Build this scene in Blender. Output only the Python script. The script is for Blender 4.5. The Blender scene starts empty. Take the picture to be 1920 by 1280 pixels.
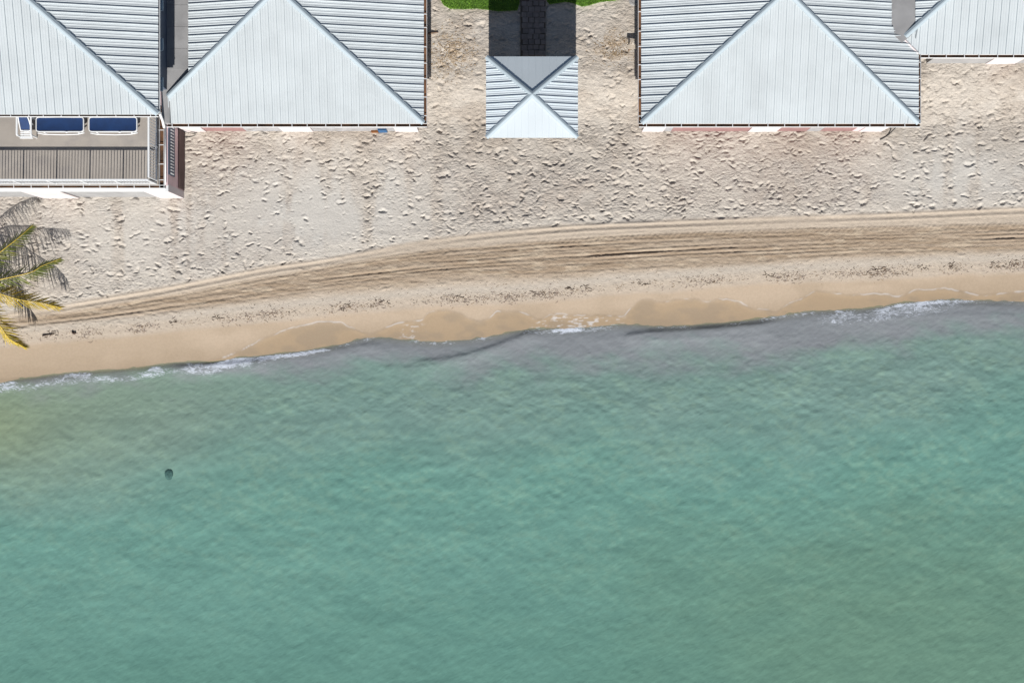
import bpy, math, random
import numpy as np
from mathutils import Vector

random.seed(7)
RNG = np.random.default_rng(11)
R = math.radians
sc = bpy.context.scene
COL = sc.collection

# ------------------------------------------------------------------ camera, sky, sun, exposure
CAM_H, FPX = 45.0, 1954.0
cam = bpy.data.cameras.new('camera')
cam.sensor_width = 36.0
cam.lens = FPX / 1920.0 * 36.0
cam.clip_end = 3000
cam_o = bpy.data.objects.new('camera', cam)
cam_o.location = (0, 0, CAM_H)
cam_o.rotation_euler = (0, 0, 0)
COL.objects.link(cam_o)
sc.camera = cam_o

SUN_E, SUN_A = 34.0, 1.0
w = bpy.data.worlds.new('World'); sc.world = w; w.use_nodes = True
nt = w.node_tree; nt.nodes.clear()
wo = nt.nodes.new('ShaderNodeOutputWorld'); bg = nt.nodes.new('ShaderNodeBackground')
sky = nt.nodes.new('ShaderNodeTexSky'); sky.sky_type = 'NISHITA'; sky.sun_disc = False
sky.sun_elevation = R(SUN_E); sky.sun_rotation = R(180 - SUN_A)
bg.inputs['Strength'].default_value = 0.05
nt.links.new(sky.outputs[0], bg.inputs[0]); nt.links.new(bg.outputs[0], wo.inputs[0])
sun = bpy.data.lights.new('sun', 'SUN'); sun.energy = 5.0; sun.angle = R(0.5); sun.color = (1.0, 0.965, 0.91)
sun_o = bpy.data.objects.new('sun', sun); sun_o.rotation_euler = (R(90 - SUN_E), 0, R(-SUN_A)); COL.objects.link(sun_o)
sc.view_settings.view_transform = 'Standard'; sc.view_settings.look = 'None'
sc.view_settings.gamma = 1.0; sc.view_settings.exposure = 0.2
sc.render.engine = 'CYCLES'

def G(px, py, z=0.0):            # photo pixel + known height -> world point
    k = (CAM_H - z) / FPX
    return Vector(((px - 960) * k, (640 - py) * k, z))
GS = FPX / CAM_H                 # ground pixels per metre at z = 0

# ------------------------------------------------------------------ helpers
def tag(o, label=None, cat=None, group=None, kind=None):
    if label: o['label'] = label
    if cat: o['category'] = cat
    if group: o['group'] = group
    if kind: o['kind'] = kind
    return o

def empty(name, loc, label, cat, group=None):
    o = bpy.data.objects.new(name, None); o.location = loc; o.empty_display_size = 0.2
    COL.objects.link(o)
    return tag(o, label, cat, group)

def worigin(o):
    v = Vector((0, 0, 0))
    while o is not None:
        v = v + Vector(o.location); o = o.parent
    return v

class MB:
    def __init__(s): s.v = []; s.f = []; s.m = []
    def add(s, vs, fs, mi=0):
        b = len(s.v); s.v += [tuple(p) for p in vs]
        s.f += [tuple(i + b for i in f) for f in fs]; s.m += [mi] * len(fs)
        return s
    def box(s, x0, x1, y0, y1, z0, z1, mi=0):
        vs = [(x0,y0,z0),(x1,y0,z0),(x1,y1,z0),(x0,y1,z0),(x0,y0,z1),(x1,y0,z1),(x1,y1,z1),(x0,y1,z1)]
        return s.add(vs, [(0,3,2,1),(4,5,6,7),(0,1,5,4),(1,2,6,5),(2,3,7,6),(3,0,4,7)], mi)
    def prism(s, poly, z0, z1, mi=0):      # poly counter-clockwise in plan
        n = len(poly)
        vs = [(p[0], p[1], z0) for p in poly] + [(p[0], p[1], z1) for p in poly]
        fs = [tuple(range(n - 1, -1, -1)), tuple(range(n, 2 * n))] + [(i, (i+1) % n, n + (i+1) % n, n + i) for i in range(n)]
        return s.add(vs, fs, mi)
    def tube(s, pts, r, n=8, mi=0, closed=False):
        pts = [Vector(p) for p in pts]; m = len(pts); rs = r if isinstance(r, (list, tuple)) else [r] * m
        vs = []
        for i, p in enumerate(pts):
            if closed: t = pts[(i+1) % m] - pts[i-1]
            else: t = pts[min(i+1, m-1)] - pts[max(i-1, 0)]
            t.normalize()
            a = t.cross(Vector((0, 0, 1)))
            if a.length < 1e-3: a = t.cross(Vector((1, 0, 0)))
            a.normalize(); b = a.cross(t)
            for k in range(n):
                c = 2 * math.pi * (k + .5) / n
                vs.append(p + a * (math.cos(c) * rs[i]) + b * (math.sin(c) * rs[i]))
        fs = []
        for i in range(m if closed else m - 1):
            j = (i + 1) % m
            for k in range(n):
                l = (k + 1) % n
                fs.append((i*n + k, i*n + l, j*n + l, j*n + k))
        if not closed:
            fs.append(tuple(range(n - 1, -1, -1))); fs.append(tuple((m-1)*n + k for k in range(n)))
        return s.add(vs, fs, mi)
    def build(s, name, mat, parent=None, smooth=False, origin=None):
        o0 = worigin(parent) if parent is not None else Vector((0, 0, 0))
        loc = Vector(origin) if origin is not None else o0
        me = bpy.data.meshes.new(name)
        me.from_pydata([(p[0]-loc.x, p[1]-loc.y, p[2]-loc.z) for p in s.v], [], s.f)
        mats = mat if isinstance(mat, (list, tuple)) else [mat]
        for q in mats: me.materials.append(q)
        if len(mats) > 1: me.polygons.foreach_set('material_index', s.m)
        if smooth: me.polygons.foreach_set('use_smooth', [True] * len(me.polygons))
        me.update()
        o = bpy.data.objects.new(name, me); COL.objects.link(o)
        if parent is not None: o.parent = parent
        o.location = loc - o0
        return o

def dup(o, parent, off):
    c = o.copy(); COL.objects.link(c); c.parent = parent
    c.location = Vector(o.location) + Vector(off)
    return c

def grid_mesh(name, X, Y, Z, mat, attrs):
    ny, nx = X.shape
    me = bpy.data.meshes.new(name)
    n = nx * ny
    co = np.stack([X, Y, Z], -1).reshape(-1, 3).astype(np.float32)
    idx = np.arange(n).reshape(ny, nx)
    q = np.stack([idx[:-1, :-1], idx[:-1, 1:], idx[1:, 1:], idx[1:, :-1]], -1).reshape(-1)
    nf = (nx - 1) * (ny - 1)
    me.vertices.add(n); me.vertices.foreach_set('co', co.ravel())
    me.loops.add(nf * 4); me.loops.foreach_set('vertex_index', q.astype(np.int32))
    me.polygons.add(nf); me.polygons.foreach_set('loop_start', np.arange(0, nf * 4, 4, dtype=np.int32))
    me.polygons.foreach_set('use_smooth', np.ones(nf, dtype=bool))
    for k, a in attrs.items():
        if a.ndim == 3:
            at = me.attributes.new(k, 'FLOAT_COLOR', 'POINT')
            at.data.foreach_set('color', np.concatenate([a, np.ones(a.shape[:2] + (1,))], -1).astype(np.float32).ravel())
        else:
            at = me.attributes.new(k, 'FLOAT', 'POINT'); at.data.foreach_set('value', a.astype(np.float32).ravel())
    me.materials.append(mat); me.update(); me.validate()
    o = bpy.data.objects.new(name, me); COL.objects.link(o)
    return o

# numpy noise
_T = RNG.random((256, 256))
def vn(x, y, s=0):
    x = x + s * 17.31; y = y + s * 7.77
    xi = np.floor(x).astype(int); yi = np.floor(y).astype(int)
    fx = x - xi; fy = y - yi
    fx = fx*fx*(3-2*fx); fy = fy*fy*(3-2*fy)
    a = _T[yi % 256, xi % 256]; b = _T[yi % 256, (xi+1) % 256]
    c = _T[(yi+1) % 256, xi % 256]; d = _T[(yi+1) % 256, (xi+1) % 256]
    return (a*(1-fx)+b*fx)*(1-fy) + (c*(1-fx)+d*fx)*fy
def fbm(x, y, o=4, s=0):
    t = 0; a = .5; n = 0
    for i in range(o):
        t = t + a * vn(x * 2**i, y * 2**i, s + i); n += a; a *= .5
    return t / n
def sst(a, b, x):
    t = np.clip((x - a) / (b - a), 0, 1); return t*t*(3-2*t)
def smooth_curve(pts, sm=6):
    p = np.array(pts, float); xs = np.arange(-900, 2900, 4.0)
    ys = np.interp(xs, p[:, 0], p[:, 1])
    lo, hi = p[0], p[-1]
    ys = np.where(xs < lo[0], lo[1] + (xs - lo[0]) * -0.10, ys)
    ys = np.where(xs > hi[0], hi[1] + (xs - hi[0]) * -0.03, ys)
    k = np.exp(-0.5 * (np.arange(-24, 25) * 4.0 / sm) ** 2); k /= k.sum()
    ys = np.convolve(np.pad(ys, 24, mode='edge'), k, 'valid')
    return lambda u: np.interp(u, xs, ys)

# ------------------------------------------------------------------ materials
def mat(name, base, rough=.6, var=.12, scale=3.0, bump=0.0, bscale=30.0, spec=.5, metal=0.0, stain=None, stain_amt=0.0, stain_scale=1.2):
    m = bpy.data.materials.new(name); m.use_nodes = True
    n = m.node_tree.nodes; l = m.node_tree.links; p = n['Principled BSDF']
    p.inputs['Roughness'].default_value = rough; p.inputs['Metallic'].default_value = metal
    p.inputs['Specular IOR Level'].default_value = spec
    tc = n.new('ShaderNodeTexCoord')
    nz = n.new('ShaderNodeTexNoise'); nz.inputs['Scale'].default_value = scale; nz.inputs['Detail'].default_value = 6
    geo = n.new('ShaderNodeNewGeometry')
    l.new(geo.outputs['Position'], nz.inputs['Vector'])
    rp = n.new('ShaderNodeValToRGB')
    rp.color_ramp.elements[0].position = .3; rp.color_ramp.elements[1].position = .7
    rp.color_ramp.elements[0].color = tuple(c * (1 - var) for c in base) + (1,)
    rp.color_ramp.elements[1].color = tuple(min(c * (1 + var), .95) for c in base) + (1,)
    l.new(nz.outputs['Fac'], rp.inputs[0]); out = rp.outputs[0]
    if stain:
        n2 = n.new('ShaderNodeTexNoise'); n2.inputs['Scale'].default_value = stain_scale; n2.inputs['Detail'].default_value = 8; n2.inputs['Roughness'].default_value = .65
        l.new(geo.outputs['Position'], n2.inputs['Vector'])
        r2 = n.new('ShaderNodeValToRGB'); r2.color_ramp.elements[0].position = .5; r2.color_ramp.elements[1].position = .72
        r2.color_ramp.elements[0].color = (0, 0, 0, 1); r2.color_ramp.elements[1].color = (stain_amt,) * 3 + (1,)
        l.new(n2.outputs['Fac'], r2.inputs[0])
        mx = n.new('ShaderNodeMixRGB'); mx.inputs['Color2'].default_value = tuple(stain) + (1,)
        l.new(r2.outputs[0], mx.inputs['Fac']); l.new(out, mx.inputs['Color1']); out = mx.outputs[0]
    # a small shift between separate pieces
    oi = n.new('ShaderNodeObjectInfo'); mr = n.new('ShaderNodeMapRange')
    mr.inputs['To Min'].default_value = 1 - var * .35; mr.inputs['To Max'].default_value = 1 + var * .35
    l.new(oi.outputs['Random'], mr.inputs['Value'])
    hs = n.new('ShaderNodeHueSaturation'); l.new(mr.outputs[0], hs.inputs['Value']); l.new(out, hs.inputs['Color'])
    l.new(hs.outputs[0], p.inputs['Base Color'])
    if bump:
        b = n.new('ShaderNodeBump'); b.inputs['Strength'].default_value = bump; b.inputs['Distance'].default_value = .02
        n3 = n.new('ShaderNodeTexNoise'); n3.inputs['Scale'].default_value = bscale; n3.inputs['Detail'].default_value = 4
        l.new(geo.outputs['Position'], n3.inputs['Vector']); l.new(n3.outputs['Fac'], b.inputs['Height']); l.new(b.outputs[0], p.inputs['Normal'])
    return m

M = {
 'roof': mat('painted_metal_roof', (.53, .575, .60), .5, .05, .7, spec=.25, stain=(.43, .47, .49), stain_amt=.4, stain_scale=.9),
 'cap': mat('hip_cap_metal', (.42, .495, .545), .5, .04, .8, spec=.25),
 'deck': mat('roof_deck', (.25, .28, .3), .8),
 'gazroof': mat('gazebo_roof_metal', (.56, .62, .665), .5, .03, .8, spec=.25),
 'gutter_out': mat('white_gutter', (.72, .73, .74), .5, .05),
 'gutter_in': mat('rusty_gutter_bed', (.13, .062, .03), .9, .5, 2.2, stain=(.02, .015, .012), stain_amt=.9, stain_scale=2.0),
 'white': mat('white_plaster', (.60, .55, .56), .8, .04, 3, stain=(.55, .42, .35), stain_amt=.25),
 'pink': mat('pink_plaster', (.66, .50, .52), .8, .08, 2, stain=(.4, .3, .3), stain_amt=.4),
 'redpink': mat('dusty_red_plaster', (.26, .145, .142), .85, .1, 2.5, stain=(.32, .23, .22), stain_amt=.4),
 'concrete': mat('grey_concrete', (.30, .30, .305), .85, .1, 1.6, bump=.15, stain=(.16, .16, .17), stain_amt=.5),
 'render_grey': mat('stained_grey_render', (.33, .33, .345), .85, .18, 3, stain=(.16, .13, .09), stain_amt=.8, stain_scale=2.2),
 'terrace': mat('terrace_concrete', (.37, .335, .30), .8, .07, 1.3, bump=.1, stain=(.29, .265, .25), stain_amt=.95, stain_scale=.9),
 'navy': mat('navy_wall_shade', (.075, .10, .15), .7, .15, 1.5),  # shade of the side wall put into its dark colour
 'shutter': mat('pale_blue_shutter', (.36, .48, .58), .6, .06),
 'brownpanel': mat('dark_brown_panel', (.10, .062, .06), .8, .2, 3),
 'railing': mat('white_railing', (.78, .80, .82), .5, .03),
 'plastic': mat('white_plastic', (.80, .82, .84), .4, .03),
 'sling': mat('blue_sling_fabric', (.006, .032, .115), .75, .15, 4, bump=.2, bscale=120),
 'soil': mat('dark_soil', (.10, .08, .06), .95, .2, 4),
 'paver': mat('stone_paver', (.24, .20, .18), .9, .3, 5, bump=.4, bscale=18, stain=(.09, .08, .08), stain_amt=.7, stain_scale=2.5),
 'wood': mat('weathered_wood', (.17, .11, .075), .9, .3, 8, bump=.4),
 'driftwood': mat('dark_driftwood', (.05, .03, .022), .9, .3, 8, bump=.4),
 'plank': mat('pale_bleached_plank', (.50, .43, .35), .85, .15, 6, bump=.2),
 'cable': mat('black_cable', (.02, .02, .022), .6, .1),
 'cover': mat('concrete_cover', (.30, .295, .29), .9, .18, 6, bump=.4),
 'blue': mat('blue_plastic', (.02, .10, .24), .5, .1),
 'rust': mat('rusty_iron', (.26, .10, .03), .9, .4, 9, bump=.3),
 'rock': mat('dark_rock', (.045, .115, .105), .9, .3, 5),
 'trunk': mat('palm_trunk', (.25, .2, .15), .95, .25, 6, bump=.5),
 'rachis': mat('palm_rachis', (.68, .48, .05), .5, .15, 6),
 'leaf_y': mat('yellow_palm_leaflet', (.42, .30, .025), .5, .4, 5, stain=(.09, .11, .02), stain_amt=.95, stain_scale=3),
 'leaf_g': mat('green_palm_leaflet', (.11, .135, .022), .5, .45, 4, stain=(.34, .28, .04), stain_amt=.75, stain_scale=2.5),
 'leaf_d': mat('dry_palm_leaflet', (.2, .13, .07), .8, .3, 5),
 'wrack1': mat('dark_seaweed', (.075, .05, .035), .9, .4, 20),
 'wrack2': mat('purple_grey_seaweed', (.23, .17, .155), .9, .3, 20),
 'wrack3': mat('tan_seaweed', (.29, .2, .12), .9, .3, 20),
 'litter1': mat('dry_tan_leaf', (.44, .33, .2), .9, .3, 20),
 'litter2': mat('dry_brown_leaf', (.19, .11, .05), .9, .3, 20),
 'grass': mat('lawn_grass', (.15, .30, .028), .8, .35, 5),
 'turf': mat('turf_soil', (.08, .17, .02), .95, .3, 6, bump=.4),
}

# ------------------------------------------------------------------ traced lines of the beach (ground pixels)
T0 = smooth_curve([(0,590),(150,565),(300,540),(400,520),(500,500),(600,487),(700,468),(800,450),(900,437),(1000,428),(1100,420),(1300,412),(1500,405),(1700,398),(1920,388)], 30)
T1 = smooth_curve([(0,602),(150,580),(300,555),(400,538),(500,518),(600,500),(700,483),(800,470),(1000,452),(1200,440),(1400,432),(1600,427),(1920,418)], 30)
T2 = smooth_curve([(0,622),(200,602),(400,575),(600,548),(800,530),(1000,520),(1200,508),(1400,495),(1600,482),(1920,472)], 30)
DB = smooth_curve([(0,635),(100,627),(200,617),(300,608),(400,597),(500,588),(600,578),(700,570),(800,560),(950,555),(1000,552),(1100,542),(1200,532),(1300,527),(1400,518),(1500,515),(1640,508),(1760,500),(1920,495)], 16)
SH = smooth_curve([(0,716),(60,709),(130,700),(200,696),(270,690),(330,680),(400,681),(430,672),(480,668),(560,660),(620,650),(680,633),(720,632),(760,637),(820,641),(880,636),(930,628),(985,617),(1050,616),(1110,612),(1175,607),(1230,612),(1300,610),(1380,604),(1440,595),(1520,583),(1600,580),(1640,577),(1700,567),(1760,562),(1830,562),(1920,564)], 7)
SW = smooth_curve([(0,712),(380,678),(420,669),(451,653),(491,634),(548,612),(600,602),(640,604),(665,618),(691,626),(720,615),(736,606),(792,598),(800,585),(827,580),(856,582),(872,592),(898,602),(920,593),(933,582),(973,582),(994,590),(1010,600),(1035,588),(1100,590),(1172,592),(1198,562),(1215,558),(1245,566),(1275,560),(1305,558),(1330,564),(1365,558),(1395,568),(1412,578),(1440,579),(1462,587),(1476,571),(1510,559),(1535,543),(1600,552),(1660,548),(1693,555),(1717,543),(1780,540),(1850,552),(1920,545)], 4)
RISE = .45                                       # the sand banks up between the houses
WL = -0.45                                        # sea level, the dry sand lies at 0

def ground_profile(u, v):
    d = (SH(u) - v) / GS                          # metres up the beach from the water's edge
    rise = RISE * sst(240, 140, v)
    land = rise + WL + 0.45 * sst(-0.2, 4.6, d) ** .85 - 0.45 * sst(-0.2, 4.6, np.zeros(1))[0] ** .85
    sea = WL + np.where(d < 0, d * 0.13, 0)
    sea = np.maximum(sea, WL - 2.6)
    return np.where(d > 0, land, sea)

# ------------------------------------------------------------------ sand
def axis(lo, hi, step, far, n=14):
    core = np.arange(lo, hi + step * .5, step)
    g = np.geomspace(step, far, n)
    return np.concatenate([lo - np.cumsum(g)[::-1], core, hi + np.cumsum(g)])
def build_sand():
    xs = axis(-23.6, 23.6, .034, 260)
    yc = np.concatenate([np.arange(-16.5, -2.6, .16), np.arange(-2.6, -.1, .06), np.arange(-.1, 2.6, .033), np.arange(2.6, 9.4, .034), np.arange(9.4, 16.0, .046)])
    ys = np.concatenate([-16.5 - np.cumsum(np.geomspace(.2, 240, 12))[::-1], yc, 16.0 + np.cumsum(np.geomspace(.1, 240, 14))])
    X, Y = np.meshgrid(xs, ys)
    u = 960 + X * GS; v = 640 - Y * GS
    Z = ground_profile(u, v)
    t0, t1, t2, db, sh, sw = T0(u), T1(u), T2(u), DB(u), SH(u), SW(u)
    wob = (fbm(u / 60, v / 25, 3, 3) - .5) * 14
    above = sst(4, -6, v - t0 + wob * .4)                      # churned dry sand
    track = sst(-4, 6, v - t1 + wob * .5) * sst(10, -10, v - t2 + wob)
    wet = sst(-2, 16, v - db - 6 + wob * .6)
    film = sst(-2.5, 6, v - sw + (fbm(u / 16, v / 12, 3, 141) - .5) * 6)
    n1 = fbm(u / 140, v / 110, 4, 1); n2 = fbm(u / 34, v / 26, 3, 5); n3 = fbm(u / 11, v / 8, 3, 9)
    streak = fbm(u / 26, v / 240, 3, 21)
    # smooth raked patches that run down the slope
    zone = np.exp(-((u - 610) / 190) ** 2 - ((v - 390) / 90) ** 2) + .75 * np.exp(-((u - 1800) / 150) ** 2 - ((v - 330) / 90) ** 2) + .5 * np.exp(-((u - 250) / 160) ** 2 - ((v - 440) / 80) ** 2)
    zone = np.clip(zone, 0, 1)
    smoothp = np.clip(sst(.40, .58, streak * .6 + n1 * .4 + zone * .12) * (0.12 + 1.05 * zone), 0, 1) * above
    # --- height
    Z = Z + above * ((n1 - .5) * .10 + (n2 - .5) * .06 * (1 - .6 * smoothp) + (n3 - .5) * .04 * (1 - .85 * smoothp))
    # stamps: foot and hoof marks
    stamp = np.zeros_like(Z)
    WX = (fbm(u / 7, v / 7, 2, 131) - .5) * .16; WY = (fbm(u / 7, v / 7, 2, 137) - .5) * .13
    i0y = np.searchsorted(ys, 1.0)
    def put(cx, cy, ang, la, lb, dep, rim, tl=1.0):
        r = (la + .07)
        ix0, ix1 = np.searchsorted(xs, [cx - r*1.8, cx + r*1.8]); iy0, iy1 = np.searchsorted(ys, [cy - r*1.8, cy + r*1.8])
        if ix1 - ix0 < 3 or iy1 - iy0 < 3: return
        dx = X[iy0:iy1, ix0:ix1] - cx + WX[iy0:iy1, ix0:ix1]; dy = Y[iy0:iy1, ix0:ix1] - cy + WY[iy0:iy1, ix0:ix1]
        c, s = math.cos(ang), math.sin(ang)
        a = (dx*c + dy*s) / la; b = (-dx*s + dy*c) / lb
        rr = np.sqrt(a*a + b*b)
        stamp[iy0:iy1, ix0:ix1] += -dep * np.exp(-(rr**3.6)) * np.clip(.72 - .72 * b, 0, 1.5) + .6 * rim * np.exp(-((rr - 1.28) / .30)**2) * (1 + .6 * tl * a / np.maximum(rr, .3))
    rr = random.Random(5)
    sm_s = lambda x, y: smoothp[min(np.searchsorted(ys, y), len(ys)-1), min(np.searchsorted(xs, x), len(xs)-1)]
    cnt = 0
    while cnt < 36000:
        x = rr.uniform(-23, 23); y = rr.uniform(1.6, 15.2)
        uu = 960 + x * GS; vv = 640 - y * GS
        if vv > float(T0(uu)) - 2: 
            cnt += 1; continue
        keep = (1 - .86 * sm_s(x, y)) * (.45 + .9 * float(n2[min(np.searchsorted(ys, y), len(ys)-1), min(np.searchsorted(xs, x), len(xs)-1)]))
        if vv < 215 and 800 < uu < 1200: keep *= .55
        cnt += 1
        if rr.random() > keep: continue
        big = rr.random() < .11
        la = rr.uniform(.10, .18) if big else rr.uniform(.04, .082)
        lb = la * rr.uniform(.34, .60)
        dep = (rr.uniform(.04, .075) if big else rr.uniform(.016, .042))
        put(x, y, rr.gauss(0, .5), la, lb, dep, dep * rr.uniform(.15, .5), rr.choice((-1, 1)))
    for k in range(420):                                      # scuffs on the driven band
        uu = rr.uniform(0, 1920); vv = rr.uniform(float(T1(uu)) - 4, float(T2(uu)) + 6)
        put((uu - 960) / GS, (640 - vv) / GS, rr.gauss(.1, .25), rr.uniform(.12, .26), rr.uniform(.04, .08), -rr.uniform(.006, .016), -.004)
    Z += stamp * sst(-3, 3, sh - v)
    # tyre ruts along the band
    t = (v - t1) / (t2 - t1)
    rut = np.zeros_like(Z)
    k = 0
    for c, dp, wd in ((-.02, .012, 2.0), (.08, .014, 1.6), (.17, .018, 1.8), (.27, .02, 1.8), (.36, .026, 2.0), (.46, .036, 2.3), (.53, .020, 1.6), (.61, .028, 2.0), (.72, .018, 1.8), (.86, .010, 1.6)):
        k += 1
        cc = c + (fbm(u / 260, u * 0 + k * 3.1, 2, 30 + k) - .5) * .10
        amp = np.clip(fbm(u / 150, u * 0 + k * 1.7, 3, 50 + k) * 2.6 - .65, .05, 1.5)
        dd = (t - cc) * (t2 - t1)
        rut += -1.15 * dp * amp * np.exp(-(dd / wd) ** 2) + dp * .5 * amp * np.exp(-((dd - 4.2) / 2.2) ** 2) + dp * .4 * amp * np.exp(-((dd + 4.2) / 2.2) ** 2)
    tread = np.sin(u * .62 + v * .3) * np.exp(-((v - t1 - 3) / 3.2) ** 2) * .012 * sst(.4, .6, fbm(u / 200, u * 0, 2, 77))
    edge = .030 * np.exp(-((v - t0 - 2) / 2.0) ** 2) - .026 * np.exp(-((v - t0 - 7) / 2.6) ** 2) + .026 * np.exp(-((v - t0 - 13) / 2.2) ** 2)
    edge *= .7 * np.clip(fbm(u / 180, v / 60, 2, 61) * 2.0 - .3, .1, 1.1) * (.75 + .5 * fbm(u / 6, v / 6, 2, 65))
    Z += rut * sst(-.15, .02, t) * sst(1.25, .95, t) + tread + edge
    Z += track * ((fbm(u / 22, v / 4, 3, 71) - .5) * .030 + (fbm(u / 7, v / 3, 2, 75) - .5) * .022)
    Z += (1 - above) * (1 - wet) * (fbm(u / 10, v / 6, 3, 73) - .5) * .022
    # low lip of the swash and seabed ripples
    Z += .012 * film * np.exp(-((v - sw) / 5) ** 2)
    under = sst(4, 40, v - sh)
    Z += under * (fbm((u + v * .9) / 60, (v - u * .5) / 16, 3, 81) - .5) * .22
    Z += np.where(v > sh, -.0, 0)
    # --- colour
    def C(*c): return np.array(c)[None, None, :]
    def mixc(a, b, f): return a * (1 - f[..., None]) + b * f[..., None]
    col = C(.512, .464, .408) * np.ones(X.shape + (1,))
    col = mixc(col, C(.42, .362, .31), np.clip(sst(.45, .68, n1 * .6 + n2 * .4) * .9, 0, 1))
    col = mixc(col, C(.555, .53, .49), np.clip(smoothp * .95 + .25 * sst(.5, .7, n2), 0, 1))
    nearh = sst(330, 245, v)                                     # dusty strip before the houses
    col = mixc(col, C(.41, .35, .29), nearh * .5 * sst(.35, .6, n2 * .5 + n1 * .5))
    paleT = np.exp(-((v - t0 + 10) / 16) ** 2)
    col = mixc(col, C(.54, .50, .445), paleT * .5)
    bet = (1 - above) * (1 - wet)
    col = mixc(col, C(.47, .40, .325), bet)
    tn = fbm(u / 90, v / 5, 3, 91)
    col = mixc(col, C(.30, .23, .165), np.clip(track * (.7 + .8 * (tn - .3)), 0, 1))
    col = mixc(col, C(.43, .355, .27), track * sst(.58, .72, fbm(u / 30, v / 6, 3, 95)) * .7)
    col = mixc(col, C(.46, .415, .36), np.exp(-((v - db + 14) / 9) ** 2) * .7)
    wetc = mixc(C(.475, .378, .282) * np.ones(X.shape + (1,)), C(.425, .335, .245), sst(.4, .65, fbm(u / 110, v / 45, 3, 97)))
    col = mixc(col, wetc, wet)
    dsh = sh - v
    col = mixc(col, C(.36, .275, .19), wet * sst(45, 6, dsh) * .5)
    filmc = mixc(C(.385, .288, .19) * np.ones(X.shape + (1,)), C(.33, .255, .178), sst(.4, .65, fbm(u / 40, v / 22, 3, 99)))
    col = mixc(col, filmc, film * .85)
    # seabed: pale sand with darker drifts
    col = mixc(col, C(.42, .40, .33), sst(0, 30, v - sh))
    col = mixc(col, C(.22, .24, .20), sst(20, 60, v - sh) * sst(.5, .66, fbm((u + v) / 50, (v - u * .5) / 22, 4, 101)) * .75)
    # litter and lawn soil near the huts
    for cx, cy, rx, ry in ((845, 108, 45, 42), (1150, 98, 40, 32)):
        m = np.exp(-((u - cx) / rx) ** 2 - ((v - cy) / ry) ** 2)
        col = mixc(col, C(.36, .27, .18), m * sst(.4, .6, n3) * .7)
    roug = .95 - .0 * X
    roug = roug * (1 - wet) + .55 * wet; roug = roug * (1 - film) + .32 * film
    # foam left by the swash
    fl = .45 * np.exp(-((v - sw - .5 + (fbm(u / 14, v / 14, 2, 115) - .5) * 5) / 1.1) ** 2) * sst(.40, .70, fbm(u / 18, v / 18, 3, 111)) * sst(-1, 3, sh - v) * sst(360, 420, u)
    lace = sst(985, 1010, u) * sst(1180, 1160, u) * sst(0, 4, v - sw) * sst(.54, .74, fbm(u / 10, v / 2.6, 4, 113)) * .5
    lace2 = sst(740, 760, u) * sst(800, 780, u) * sst(4, 8, v - sw) * sst(.58, .75, fbm(u / 9, v / 3, 3, 117)) * .4
    dry = fbm(u / 9, v / 7, 3, 119) * above
    foam = np.clip(np.maximum(np.maximum(fl, lace), lace2), 0, 1)
    return X, Y, Z, col, roug, foam, np.clip(above * (1 - .85 * smoothp) * (.5 + n2) + .55 * track, 0, 1.2)

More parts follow.
